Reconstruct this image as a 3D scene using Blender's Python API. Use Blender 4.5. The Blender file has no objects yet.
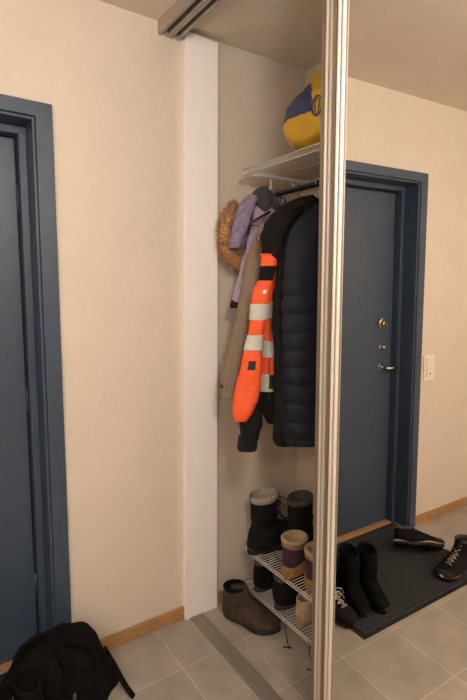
import bpy, math, random
from mathutils import Vector, Matrix, noise
random.seed(7)
R = math.radians
col = bpy.context.scene.collection
scene = bpy.context.scene

# ---- measured outlines of the soft things: rings are [x, y, z, ax, ay, bx, by] in metres -------------
D = {
    'pu_body': [[0.3678,-0.1,1.9016,0.0222,0.0,0.0,0.02],[0.3671,-0.1,1.8783,0.0429,0.0,0.0,0.03],[0.3712,-0.1,1.8541,0.0788,0.0,0.0,0.035],[0.3885,-0.1,1.8235,0.1115,0.0,0.0,0.04],[0.4111,-0.1,1.7774,0.1389,0.0,0.0,0.045],[0.4218,-0.1,1.7072,0.1382,0.0,0.0,0.045],[0.4278,-0.1,1.602,0.1322,0.0,0.0,0.045],[0.4284,-0.1,1.4947,0.1316,0.0,0.0,0.045],[0.4261,-0.1,1.4296,0.1339,0.0,0.0,0.04]],
    'pu_sleeve_a': [[0.2524,-0.14,1.868,0.0172,-0.0116,0.0081,0.0121],[0.2322,-0.14,1.8417,0.024,-0.0161,0.0113,0.0168],[0.2122,-0.14,1.8036,0.0273,-0.0184,0.0129,0.0191],[0.1925,-0.14,1.7577,0.0256,-0.0172,0.012,0.0179],[0.1729,-0.14,1.7081,0.0238,-0.016,0.0112,0.0167],[0.1608,-0.14,1.6672,0.0221,-0.0148,0.0104,0.0155],[0.1535,-0.14,1.6427,0.017,-0.0114,0.008,0.0119]],
    'pu_sleeve_b': [[0.3008,-0.145,1.8645,0.0174,-0.0117,0.007,0.0104],[0.291,-0.145,1.8064,0.0314,-0.0211,0.0127,0.0188],[0.2761,-0.145,1.7437,0.0348,-0.0234,0.0141,0.0209],[0.2615,-0.145,1.6604,0.0349,-0.0234,0.0141,0.0209],[0.2363,-0.145,1.5891,0.0313,-0.021,0.0126,0.0188],[0.2062,-0.145,1.5139,0.026,-0.0175,0.0105,0.0156],[0.1812,-0.145,1.4599,0.0224,-0.0151,0.009,0.0135],[0.1663,-0.145,1.4228,0.0172,-0.0116,0.0069,0.0103]],
    'pu_cuff': [[0.1663,-0.145,1.431,0.0193,-0.013,0.0078,0.0116],[0.1614,-0.145,1.4146,0.0193,-0.013,0.0078,0.0116],[0.1539,-0.145,1.3981,0.0155,-0.0104,0.0062,0.0093]],
    'pu_yoke': [[0.285,-0.165,1.8958,0.0103,-0.0069,0.0024,0.0036],[0.2748,-0.165,1.8826,0.0206,-0.0138,0.0048,0.0072],[0.2698,-0.165,1.866,0.0274,-0.0184,0.0064,0.0096],[0.2753,-0.165,1.8465,0.0292,-0.0196,0.0069,0.0102],[0.2861,-0.165,1.8194,0.0207,-0.0139,0.0049,0.0072],[0.2917,-0.165,1.7916,0.0087,-0.0058,0.002,0.003]],
    'pu_yoke2': [[0.2969,-0.17,1.8843,0.0138,-0.0093,0.0046,0.0069],[0.3131,-0.17,1.862,0.019,-0.0128,0.0064,0.0095],[0.3295,-0.17,1.8353,0.0209,-0.014,0.007,0.0104],[0.3461,-0.17,1.8083,0.0193,-0.0129,0.0065,0.0096],[0.3573,-0.17,1.7887,0.0105,-0.0071,0.0035,0.0053]],
    'fur': [[0.2047,-0.085,1.8307,0.0139,-0.0094,0.0075,0.0111],[0.1796,-0.085,1.8079,0.0242,-0.0163,0.013,0.0194],[0.1549,-0.085,1.7529,0.0311,-0.0209,0.0167,0.0249],[0.1451,-0.085,1.687,0.0311,-0.0209,0.0167,0.0249],[0.1653,-0.085,1.6307,0.0349,-0.0234,0.0187,0.0279],[0.2062,-0.085,1.5992,0.0353,-0.0237,0.019,0.0283],[0.253,-0.085,1.6095,0.0357,-0.024,0.0192,0.0286],[0.2899,-0.085,1.6538,0.0324,-0.0218,0.0174,0.0259],[0.3053,-0.085,1.7143,0.0252,-0.017,0.0136,0.0202],[0.3047,-0.085,1.7651,0.018,-0.0121,0.0097,0.0144]],
    'hood': [[0.29,-0.06,1.8387,0.0324,-0.0218,0.0109,0.0162],[0.2585,-0.06,1.8062,0.0393,-0.0264,0.0132,0.0197],[0.2275,-0.06,1.7449,0.0427,-0.0287,0.0143,0.0213],[0.2175,-0.06,1.6855,0.0427,-0.0287,0.0144,0.0214],[0.2282,-0.06,1.6438,0.0286,-0.0192,0.0096,0.0143]],
    'ta_body': [[0.3611,-0.185,1.8021,0.0589,0.0,0.0,0.035],[0.3685,-0.185,1.7725,0.0815,0.0,0.0,0.045],[0.3808,-0.185,1.7342,0.1192,0.0,0.0,0.05],[0.3935,-0.185,1.656,0.1565,0.0,0.0,0.055],[0.3863,-0.185,1.5741,0.1737,0.0,0.0,0.038],[0.3716,-0.185,1.4723,0.1884,0.0,0.0,0.038],[0.3571,-0.185,1.3708,0.2029,0.0,0.0,0.038],[0.3475,-0.185,1.29,0.2175,0.0,0.0,0.038],[0.3379,-0.185,1.2095,0.2321,0.0,0.0,0.038],[0.3309,-0.185,1.1289,0.2441,0.0,0.0,0.038],[0.325,-0.185,1.0605,0.255,0.0,0.0,0.038],[0.3226,-0.185,1.0362,0.2574,0.0,0.0,0.038]],
    'ta_sleeve': [[0.2514,-0.225,1.737,0.0201,-0.0135,0.0095,0.0141],[0.227,-0.225,1.68,0.0267,-0.0179,0.0126,0.0187],[0.1981,-0.225,1.5838,0.0283,-0.019,0.0133,0.0198],[0.1696,-0.225,1.4722,0.0283,-0.019,0.0133,0.0198],[0.1412,-0.225,1.3528,0.0282,-0.019,0.0133,0.0198],[0.1128,-0.225,1.2417,0.0282,-0.019,0.0133,0.0197],[0.0893,-0.225,1.1466,0.0282,-0.0189,0.0133,0.0197],[0.0776,-0.225,1.0748,0.0265,-0.0178,0.0125,0.0186],[0.0753,-0.225,1.0465,0.0266,-0.0179,0.0125,0.0186]],
    'hv_torso': [[0.4266,-0.28,1.8401,-0.0266,0.0,0.0,0.05],[0.4062,-0.28,1.8169,0.0238,0.0,0.0,0.07],[0.3946,-0.28,1.7911,0.0754,0.0,0.0,0.08],[0.3967,-0.28,1.7589,0.1333,0.0,0.0,0.08],[0.392,-0.28,1.7134,0.168,0.0,0.0,0.08],[0.3926,-0.28,1.6585,0.1874,0.0,0.0,0.058],[0.3981,-0.28,1.597,0.1919,0.0,0.0,0.058],[0.4012,-0.28,1.5116,0.1888,0.0,0.0,0.058],[0.3993,-0.28,1.433,0.1907,0.0,0.0,0.058],[0.3974,-0.28,1.3537,0.1926,0.0,0.0,0.058],[0.3942,-0.28,1.27,0.1958,0.0,0.0,0.058],[0.3934,-0.28,1.2056,0.1966,0.0,0.0,0.058],[0.3927,-0.28,1.1367,0.1973,0.0,0.0,0.058],[0.3919,-0.28,1.0673,0.1981,0.0,0.0,0.058],[0.3948,-0.28,1.0212,0.1952,0.0,0.0,0.058],[0.4004,-0.28,0.9643,0.1796,0.0,0.0,0.058],[0.4062,-0.28,0.9232,0.1638,0.0,0.0,0.058]],
    'hv_hood': [[0.3952,-0.3,1.8502,0.0048,0.0,0.0,0.04],[0.376,-0.3,1.8147,0.064,0.0,0.0,0.08],[0.351,-0.3,1.766,0.109,0.0,0.0,0.1],[0.3316,-0.3,1.7257,0.1184,0.0,0.0,0.1],[0.3219,-0.3,1.6809,0.0981,0.0,0.0,0.08]],
    'hv_yoke': [[0.2985,-0.375,1.7914,0.0254,-0.0171,0.0068,0.0101],[0.2347,-0.375,1.7558,0.0405,-0.0273,0.0109,0.0162],[0.1874,-0.375,1.7081,0.0432,-0.029,0.0116,0.0173],[0.1647,-0.375,1.6557,0.0369,-0.0248,0.0099,0.0147],[0.1797,-0.375,1.6127,0.0248,-0.0166,0.0067,0.0099],[0.2046,-0.375,1.5695,0.0063,-0.0042,0.0017,0.0025]],
    'hv_sleeve': [[0.1977,-0.35,1.7263,0.0187,-0.0126,0.0076,0.0112],[0.1842,-0.35,1.6737,0.025,-0.0168,0.0101,0.015],[0.1754,-0.35,1.6289,0.0265,-0.0178,0.0107,0.0159],[0.1691,-0.35,1.5768,0.025,-0.0168,0.0101,0.015],[0.1582,-0.35,1.5131,0.0244,-0.0164,0.0098,0.0146],[0.1399,-0.35,1.4719,0.0281,-0.0189,0.0113,0.0169],[0.1312,-0.35,1.4195,0.0265,-0.0178,0.0107,0.0159],[0.1226,-0.35,1.3596,0.025,-0.0168,0.0101,0.015],[0.1116,-0.35,1.3033,0.0235,-0.0158,0.0095,0.0141],[0.1005,-0.35,1.2471,0.0266,-0.0179,0.0107,0.016],[0.0918,-0.35,1.1906,0.0298,-0.02,0.012,0.0179],[0.0809,-0.35,1.1151,0.0361,-0.0243,0.0146,0.0216],[0.0699,-0.35,1.0586,0.0392,-0.0264,0.0158,0.0235],[0.0564,-0.35,1.014,0.0313,-0.0211,0.0126,0.0188],[0.0474,-0.35,0.9805,0.0188,-0.0126,0.0076,0.0113]],
    'hv_forearm': [[0.1014,-0.345,1.0733,0.0254,-0.0171,0.0136,0.0203],[0.0972,-0.345,1.0231,0.0334,-0.0224,0.018,0.0267],[0.0882,-0.345,0.9773,0.0366,-0.0246,0.0197,0.0293],[0.084,-0.345,0.9307,0.0334,-0.0225,0.018,0.0268],[0.0842,-0.345,0.907,0.0303,-0.0204,0.0163,0.0242]],
    'hv_cuff': [[0.0841,-0.345,0.9149,0.0306,-0.0206,0.0165,0.0245],[0.082,-0.345,0.8955,0.0319,-0.0214,0.0172,0.0255],[0.0798,-0.345,0.872,0.0319,-0.0215,0.0172,0.0255],[0.0799,-0.345,0.8601,0.0288,-0.0193,0.0155,0.023]],
    'pf_torso': [[0.3791,-0.41,1.7988,0.0309,0.0,0.0,0.05],[0.3765,-0.41,1.7686,0.0735,0.0,0.0,0.07],[0.3795,-0.41,1.7317,0.1205,0.0,0.0,0.085],[0.3855,-0.41,1.6925,0.1645,0.0,0.0,0.085],[0.3924,-0.41,1.6449,0.1776,0.0,0.0,0.065],[0.3932,-0.41,1.5899,0.1868,0.0,0.0,0.065],[0.3928,-0.41,1.5275,0.1922,0.0,0.0,0.065],[0.3951,-0.41,1.4351,0.1949,0.0,0.0,0.065],[0.3951,-0.41,1.3227,0.1949,0.0,0.0,0.065],[0.3939,-0.41,1.2089,0.1961,0.0,0.0,0.065],[0.3939,-0.41,1.0933,0.1961,0.0,0.0,0.065],[0.3951,-0.41,0.9755,0.1949,0.0,0.0,0.065],[0.3996,-0.41,0.9107,0.1904,0.0,0.0,0.065],[0.4051,-0.41,0.8719,0.1799,0.0,0.0,0.07]],
    'pf_side': [[0.3359,-0.375,1.674,0.1141,0.0,0.0,0.03],[0.3542,-0.375,1.6215,0.1458,0.0,0.0,0.05],[0.3704,-0.375,1.5282,0.1796,0.0,0.0,0.05],[0.3755,-0.375,1.4158,0.1945,0.0,0.0,0.05],[0.3803,-0.375,1.3021,0.1997,0.0,0.0,0.05],[0.3838,-0.375,1.1861,0.1962,0.0,0.0,0.05],[0.3872,-0.375,1.0876,0.1928,0.0,0.0,0.05],[0.3846,-0.375,0.9693,0.1954,0.0,0.0,0.05],[0.384,-0.375,0.8973,0.196,0.0,0.0,0.05],[0.3868,-0.375,0.8622,0.1832,0.0,0.0,0.05]],
    'pf_sleeve': [[0.2788,-0.485,1.7458,0.021,-0.0142,0.0099,0.0147],[0.2553,-0.485,1.7156,0.0389,-0.0261,0.0183,0.0272],[0.2329,-0.485,1.6577,0.0507,-0.0341,0.0239,0.0355],[0.2209,-0.485,1.5722,0.0538,-0.0362,0.0253,0.0376],[0.22,-0.485,1.4361,0.0543,-0.0365,0.0255,0.038],[0.2192,-0.485,1.2902,0.0533,-0.0358,0.0251,0.0373],[0.2233,-0.485,1.141,0.0523,-0.0352,0.0246,0.0366],[0.2314,-0.485,1.0262,0.0528,-0.0355,0.0249,0.037],[0.2386,-0.485,0.9481,0.0517,-0.0347,0.0243,0.0362],[0.2453,-0.485,0.8925,0.0409,-0.0275,0.0193,0.0286]],
    'bag': [[0.4283,-0.36,2.0063,0.0917,0.0,0.0,0.07],[0.4427,-0.36,2.0268,0.1373,0.0,0.0,0.12],[0.4473,-0.36,2.0594,0.1627,0.0,0.0,0.14],[0.4443,-0.36,2.0978,0.1657,0.0,0.0,0.15],[0.4438,-0.36,2.1353,0.1562,0.0,0.0,0.145],[0.4457,-0.36,2.1759,0.1343,0.0,0.0,0.14],[0.4553,-0.36,2.2202,0.1047,0.0,0.0,0.115],[0.4653,-0.36,2.2653,0.0747,0.0,0.0,0.09],[0.4757,-0.36,2.3076,0.0443,0.0,0.0,0.07],[0.4811,-0.36,2.3444,0.0189,0.0,0.0,0.05],[0.4891,-0.36,2.3767,0.0009,0.0,0.0,0.03]],
    'pack': [[-0.5986,-0.15,0.2581,0.0543,0.0,0.0,0.03],[-0.5953,-0.15,0.2375,0.097,0.0,0.0,0.06],[-0.601,-0.15,0.2129,0.1239,0.0,0.0,0.08],[-0.6087,-0.15,0.1814,0.1455,0.0,0.0,0.095],[-0.6164,-0.15,0.1422,0.1669,0.0,0.0,0.105],[-0.6157,-0.15,0.0912,0.1877,0.0,0.0,0.11],[-0.6149,-0.15,0.0357,0.2087,0.0,0.0,0.115],[-0.6097,-0.15,-0.0184,0.222,0.0,0.0,0.12],[-0.603,-0.15,-0.0539,0.2184,0.0,0.0,0.11]],
    'pack_strap': [[-0.4329,-0.14,0.1211],[-0.4252,-0.15,0.1037],[-0.4151,-0.185,0.0818],[-0.4019,-0.22,0.0473],[-0.391,-0.26,0.0227],[-0.3747,-0.285,-0.0029]],
    'pack_strap2': [[-0.7469,-0.2,0.2551],[-0.7336,-0.2,0.2779],[-0.7078,-0.2,0.2991],[-0.6694,-0.2,0.3082],[-0.6371,-0.2,0.302],[-0.6113,-0.2,0.2837]],
    'pack_strap3': [[-0.6504,-0.262,0.3395],[-0.6208,-0.262,0.2765],[-0.5973,-0.262,0.2],[-0.6132,-0.262,0.1262],[-0.6281,-0.262,0.078]],
    'pack_strap4': [[-0.5961,-0.245,0.2912],[-0.5564,-0.245,0.2705],[-0.5161,-0.245,0.2343],[-0.4962,-0.245,0.1873],[-0.49,-0.245,0.1537]],
    'pack_loop': [[-0.7312,-0.14,0.2293],[-0.724,-0.14,0.2485],[-0.7079,-0.14,0.249],[-0.7025,-0.14,0.2241]],
    'pack_loop2': [[-0.5932,-0.15,0.2443],[-0.5856,-0.15,0.2643],[-0.5649,-0.15,0.2557],[-0.5587,-0.15,0.2298]],
}

# ======================= helpers =======================
def lin(c):
    return tuple(((v / 255) / 12.92 if v / 255 <= .04045 else ((v / 255 + .055) / 1.055) ** 2.4) for v in c) + (1,)

def material(name, rgb, rough=.7, metal=0.0, var=.0, scale=20.0, bump=0.0, bscale=None, stretch=(1, 1, 1), rgb2=None, spec=.5, sheen=0.0, vscale=None):
    m = bpy.data.materials.new(name); m.use_nodes = True
    nt = m.node_tree; b = nt.nodes['Principled BSDF']
    b.inputs['Base Color'].default_value = lin(rgb)
    b.inputs['Roughness'].default_value = rough
    b.inputs['Metallic'].default_value = metal
    b.inputs['Specular IOR Level'].default_value = spec
    if sheen: b.inputs['Sheen Weight'].default_value = sheen
    tc = nt.nodes.new('ShaderNodeTexCoord'); mp = nt.nodes.new('ShaderNodeMapping')
    mp.inputs['Scale'].default_value = stretch
    nt.links.new(tc.outputs['Object'], mp.inputs['Vector'])
    if var or rgb2:
        n = nt.nodes.new('ShaderNodeTexNoise'); n.inputs['Scale'].default_value = vscale or scale
        n.inputs['Detail'].default_value = 6
        r = nt.nodes.new('ShaderNodeValToRGB')
        r.color_ramp.elements[0].position = .3; r.color_ramp.elements[1].position = .7
        c2 = rgb2 or rgb
        r.color_ramp.elements[0].color = lin([max(0, v * (1 - var)) for v in rgb])
        r.color_ramp.elements[1].color = lin([min(255, v * (1 + var)) for v in c2])
        nt.links.new(mp.outputs[0], n.inputs['Vector']); nt.links.new(n.outputs['Fac'], r.inputs['Fac'])
        nt.links.new(r.outputs['Color'], b.inputs['Base Color'])
    if bump:
        n = nt.nodes.new('ShaderNodeTexNoise'); n.inputs['Scale'].default_value = bscale or scale
        n.inputs['Detail'].default_value = 5
        bp = nt.nodes.new('ShaderNodeBump'); bp.inputs['Strength'].default_value = bump; bp.inputs['Distance'].default_value = .004
        nt.links.new(mp.outputs[0], n.inputs['Vector']); nt.links.new(n.outputs['Fac'], bp.inputs['Height'])
        nt.links.new(bp.outputs[0], b.inputs['Normal'])
    return m

def tile_material():
    m = bpy.data.materials.new('stone_tiles'); m.use_nodes = True
    nt = m.node_tree; b = nt.nodes['Principled BSDF']; N = nt.nodes.new; L = nt.links.new
    tc = N('ShaderNodeTexCoord'); mp = N('ShaderNodeMapping')
    S = .2956
    mp.inputs['Location'].default_value = (.164 + 20 * S, .267 + 20 * S, 0)
    L(tc.outputs['Object'], mp.inputs['Vector'])
    br = N('ShaderNodeTexBrick'); br.offset = 0; br.squash = 1
    br.inputs['Scale'].default_value = 1; br.inputs['Brick Width'].default_value = S; br.inputs['Row Height'].default_value = S
    br.inputs['Mortar Size'].default_value = .0022; br.inputs['Mortar Smooth'].default_value = .4; br.inputs['Bias'].default_value = 0
    br.inputs['Color1'].default_value = lin((166, 156, 145)); br.inputs['Color2'].default_value = lin((178, 168, 156))
    br.inputs['Mortar'].default_value = lin((206, 196, 182))
    L(mp.outputs[0], br.inputs['Vector'])
    n = N('ShaderNodeTexNoise'); n.inputs['Scale'].default_value = 7; n.inputs['Detail'].default_value = 8; n.inputs['Roughness'].default_value = .6
    L(tc.outputs['Object'], n.inputs['Vector'])
    r = N('ShaderNodeValToRGB'); r.color_ramp.elements[0].position = .3; r.color_ramp.elements[1].position = .75
    r.color_ramp.elements[0].color = (.66, .65, .64, 1); r.color_ramp.elements[1].color = (1.1, 1.08, 1.05, 1)
    L(n.outputs['Fac'], r.inputs['Fac'])
    mx = N('ShaderNodeMix'); mx.data_type = 'RGBA'; mx.blend_type = 'MULTIPLY'; mx.inputs[0].default_value = .8
    L(br.outputs['Color'], mx.inputs[6]); L(r.outputs['Color'], mx.inputs[7]); L(mx.outputs[2], b.inputs['Base Color'])
    b.inputs['Roughness'].default_value = .42
    bp = N('ShaderNodeBump'); bp.inputs['Strength'].default_value = .25; bp.inputs['Distance'].default_value = .002; bp.invert = True
    L(br.outputs['Fac'], bp.inputs['Height']); L(bp.outputs[0], b.inputs['Normal'])
    return m

def wall_material(name, rgb):
    m = material(name, rgb, rough=.92)
    nt = m.node_tree; b = nt.nodes['Principled BSDF']; N = nt.nodes.new; L = nt.links.new
    tc = N('ShaderNodeTexCoord')
    outs = []
    for st, sc in (((1, 1, .12), 260), ((.12, .12, 1), 260), ((1, 1, 1), 5)):
        mp = N('ShaderNodeMapping'); mp.inputs['Scale'].default_value = st
        n = N('ShaderNodeTexNoise'); n.inputs['Scale'].default_value = sc; n.inputs['Detail'].default_value = 3
        L(tc.outputs['Object'], mp.inputs['Vector']); L(mp.outputs[0], n.inputs['Vector']); outs.append(n.outputs['Fac'])
    a = N('ShaderNodeMath'); a.operation = 'ADD'; L(outs[0], a.inputs[0]); L(outs[1], a.inputs[1])
    a2 = N('ShaderNodeMath'); a2.operation = 'MULTIPLY_ADD'; L(a.outputs[0], a2.inputs[0]); a2.inputs[1].default_value = .45
    a3 = N('ShaderNodeMath'); a3.operation = 'MULTIPLY'; L(outs[2], a3.inputs[0]); a3.inputs[1].default_value = .4; L(a3.outputs[0], a2.inputs[2])
    r = N('ShaderNodeValToRGB'); r.color_ramp.elements[0].position = .3; r.color_ramp.elements[1].position = 1.1
    r.color_ramp.elements[0].color = lin([v * .95 for v in rgb]); r.color_ramp.elements[1].color = lin([min(255, v * 1.035) for v in rgb])
    L(a2.outputs[0], r.inputs['Fac']); L(r.outputs['Color'], b.inputs['Base Color'])
    bp = N('ShaderNodeBump'); bp.inputs['Strength'].default_value = .18; bp.inputs['Distance'].default_value = .001
    L(a.outputs[0], bp.inputs['Height']); L(bp.outputs[0], b.inputs['Normal'])
    return m

def mat_rug():
    m = material('ribbed_mat', (38, 38, 40), rough=.95)
    nt = m.node_tree; b = nt.nodes['Principled BSDF']; N = nt.nodes.new; L = nt.links.new
    tc = N('ShaderNodeTexCoord'); w = N('ShaderNodeTexWave'); w.bands_direction = 'Y'; w.inputs['Scale'].default_value = 22
    w.inputs['Distortion'].default_value = 1.2; w.inputs['Detail'].default_value = 2; w.inputs['Detail Scale'].default_value = 6
    L(tc.outputs['Object'], w.inputs['Vector'])
    n = N('ShaderNodeTexNoise'); n.inputs['Scale'].default_value = 90
    mp = N('ShaderNodeMapping'); mp.inputs['Scale'].default_value = (.35, 1, 1)
    L(tc.outputs['Object'], mp.inputs['Vector']); L(mp.outputs[0], n.inputs['Vector'])
    mu = N('ShaderNodeMath'); mu.operation = 'MULTIPLY'; L(w.outputs['Fac'], mu.inputs[0]); L(n.outputs['Fac'], mu.inputs[1])
    r = N('ShaderNodeValToRGB'); r.color_ramp.elements[0].color = lin((24, 24, 26)); r.color_ramp.elements[1].color = lin((80, 80, 84))
    r.color_ramp.elements[0].position = .1; r.color_ramp.elements[1].position = .75
    L(mu.outputs[0], r.inputs['Fac']); L(r.outputs['Color'], b.inputs['Base Color'])
    bp = N('ShaderNodeBump'); bp.inputs['Strength'].default_value = .9; bp.inputs['Distance'].default_value = .004
    L(mu.outputs[0], bp.inputs['Height']); L(bp.outputs[0], b.inputs['Normal'])
    return m

def wood_material(name, rgb, rgb2):
    return material(name, rgb, rough=.45, rgb2=rgb2, var=.03, scale=14, stretch=(1, 12, 12), bump=.05, bscale=30)

M = dict(
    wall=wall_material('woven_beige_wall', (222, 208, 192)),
    closet=wall_material('dimmed_closet_wall', (206, 192, 176)),  # dimness of the closet put into a greyer, darker wall colour
    ceil=wall_material('beige_ceiling', (228, 215, 200)),
    tiles=tile_material(),
    oak=wood_material('oak', (160, 118, 74), (184, 142, 96)),
    blue=material('blue_paint', (62, 75, 92), rough=.42, var=.05, scale=30, bump=.08, bscale=180),
    blue_dark=material('dark_seal', (20, 24, 30), rough=.7),
    white=material('white_board', (252, 246, 242), rough=.45),
    white_wire=material('white_coated_wire', (225, 220, 212), rough=.35),
    alu=material('highlit_aluminium', (226, 216, 202), rough=.42, metal=.35),  # highlight on the ribs put into a paler base colour
    track=material('worn_track', (150, 143, 132), rough=.4, metal=.35),
    alu_flat=material('darkened_aluminium', (134, 120, 106), rough=.5, metal=.4),  # same metal darkened in colour, so the ribs seem to catch the light
    alu_dull=material('dull_aluminium', (176, 166, 154), rough=.5, metal=.3, var=.04, scale=60),
    steel=material('polished_steel', (190, 185, 175), rough=.2, metal=1),
    brass=material('worn_brass', (168, 146, 122), rough=.32, metal=1),
    mirror=material('mirror_glass', (240, 236, 230), rough=0.0, metal=1),
    plastic_white=material('white_plastic', (240, 226, 208), rough=.4),
    groove=material('felt_strip', (96, 90, 80), rough=.9),
    black_pipe=material('black_pipe', (26, 24, 24), rough=.35),
    purple=material('purple_fabric', (120, 108, 132), rough=.8, var=.12, scale=60, bump=.3, bscale=40, rgb2=(132, 116, 136)),
    purple_light=material('lilac_fabric', (158, 138, 156), rough=.8, var=.1, scale=50, bump=.3, bscale=40),
    grey_dark=material('dark_grey_fabric', (54, 55, 58), rough=.85, var=.15, scale=60, bump=.25),
    fur=material('brown_fur', (124, 84, 46), rough=.9, rgb2=(196, 148, 94), var=.15, scale=80, sheen=.3),
    taupe=material('taupe_wool', (130, 112, 95), rough=.95, var=.06, scale=120, bump=.2, bscale=200),
    taupe_button=material('brown_button', (70, 54, 42), rough=.5),
    orange=material('hi_vis_orange', (250, 92, 38), rough=.7, var=.05, scale=40, bump=.3, bscale=30),
    reflect=material('silver_reflective_tape', (196, 192, 182), rough=.4, var=.04, scale=50, bump=.2, bscale=60),
    black_cloth=material('black_work_cloth', (21, 19, 18), spec=.25, rough=.9, var=.15, scale=60, bump=.3, bscale=30),
    knit=material('black_rib_knit', (15, 14, 14), rough=.95, bump=.5, bscale=120, stretch=(1, 1, .1)),
    patch=material('dark_patch', (10, 12, 12), rough=.6),
    white_print=material('white_print', (235, 230, 220), rough=.6),
    navy=material('navy_nylon', (25, 29, 42), spec=.35, rough=.7, var=.08, scale=30, bump=.35, bscale=22),
    pf_dark=material('dark_olive_lining', (24, 23, 21), spec=.25, rough=.9, var=.08, bump=.2),
    zipper=material('zip_metal', (110, 105, 98), rough=.4, metal=.8),
    bag_blue=material('blue_print', (58, 68, 108), rough=.6),
    boot_black=material('black_boot_leather', (12, 11, 10), spec=.25, rough=.8, var=.2, scale=40, bump=.4, bscale=50),
    boot_suede=material('black_suede', (9, 8, 8), spec=.2, rough=.95, var=.2, scale=60, bump=.2),
    felt_grey=material('grey_felt', (150, 138, 126), rough=.95, var=.12, scale=90, bump=.5, bscale=120),
    felt_dark=material('dark_felt', (74, 70, 66), rough=.95, var=.12, scale=90, bump=.5, bscale=120),
    lace=material('lace_black', (32, 31, 30), rough=.8),
    lace_white=material('lace_grey', (196, 186, 172), rough=.8),
    rubber=material('black_rubber', (20, 19, 19), rough=.7, bump=.2),
    brown=material('brown_nubuck', (46, 33, 25), rough=.85, rgb2=(64, 47, 36), var=.15, scale=25, bump=.3, bscale=60),
    plum=material('plum_suede', (62, 32, 50), rough=.9, var=.15, scale=40, bump=.2),
    tan=material('tan_suede', (150, 112, 72), rough=.85, var=.1, scale=40, bump=.3),
    cream=material('cream_pile', (180, 156, 124), rough=.95, var=.1, scale=80, bump=.6, bscale=90),
    beige_shoe=material('beige_knit_shoe', (168, 146, 112), rough=.85, var=.12, scale=60, bump=.3),
    grey_sole=material('grey_sole', (50, 46, 42), rough=.7),
    gold=material('yellow_trim', (196, 160, 96), rough=.5),
    pack=material('black_nylon_pack', (10, 8, 7), spec=.2, rough=.85, var=.2, scale=40, bump=.5, bscale=60),
    pack_web=material('black_webbing', (7, 6, 5), spec=.2, rough=.85, bump=.4, bscale=200),
    bulb=None,
)
M['rug'] = mat_rug()
M['rug_edge'] = material('rubber_edge', (22, 22, 23), rough=.85)

def bag_material():
    m = material('yellow_bag', (214, 170, 42), rough=.5, bump=.5, bscale=14)
    nt = m.node_tree; b = nt.nodes['Principled BSDF']; N = nt.nodes.new; L = nt.links.new
    tc = N('ShaderNodeTexCoord'); sp = N('ShaderNodeSeparateXYZ'); L(tc.outputs['Object'], sp.inputs[0])
    n = N('ShaderNodeTexNoise'); n.inputs['Scale'].default_value = 26; n.inputs['Detail'].default_value = 3; L(tc.outputs['Object'], n.inputs['Vector'])
    def gt(a, v, s=1.0):   # 1 where a + noise*s > v
        ad = N('ShaderNodeMath'); ad.operation = 'MULTIPLY_ADD'; L(n.outputs['Fac'], ad.inputs[0]); ad.inputs[1].default_value = s; L(a, ad.inputs[2])
        g = N('ShaderNodeMath'); g.operation = 'GREATER_THAN'; L(ad.outputs[0], g.inputs[0]); g.inputs[1].default_value = v; return g.outputs[0]
    def dot(cx_, cy_, cz_):
        d = N('ShaderNodeVectorMath'); d.operation = 'DOT_PRODUCT'; L(tc.outputs['Object'], d.inputs[0]); d.inputs[1].default_value = (cx_, cy_, cz_); return d.outputs['Value']
    up = gt(dot(0, 0, 1), .222, .006)                    # the print starts at this height
    left = gt(dot(-.83, .558, .10), .121, .035)          # and the blue field ends in a ragged edge
    mu = N('ShaderNodeMath'); mu.operation = 'MULTIPLY'; L(up, mu.inputs[0]); L(left, mu.inputs[1])
    mx = N('ShaderNodeMix'); mx.data_type = 'RGBA'; L(mu.outputs[0], mx.inputs[0])
    mx.inputs[6].default_value = lin((214, 170, 42)); mx.inputs[7].default_value = lin((58, 68, 108))
    L(mx.outputs[2], b.inputs['Base Color'])
    return m
M['bag'] = bag_material()

def tag(o, label=None, cat=None, group=None, kind=None):
    if label: o['label'] = label
    if cat: o['category'] = cat
    if group: o['group'] = group
    if kind: o['kind'] = kind
    return o

def empty(name, loc=(0, 0, 0), rz=0, **kw):
    o = bpy.data.objects.new(name, None); col.objects.link(o)
    o.location = loc; o.rotation_euler = (0, 0, rz); o.empty_display_size = .05
    return tag(o, **kw)

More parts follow.
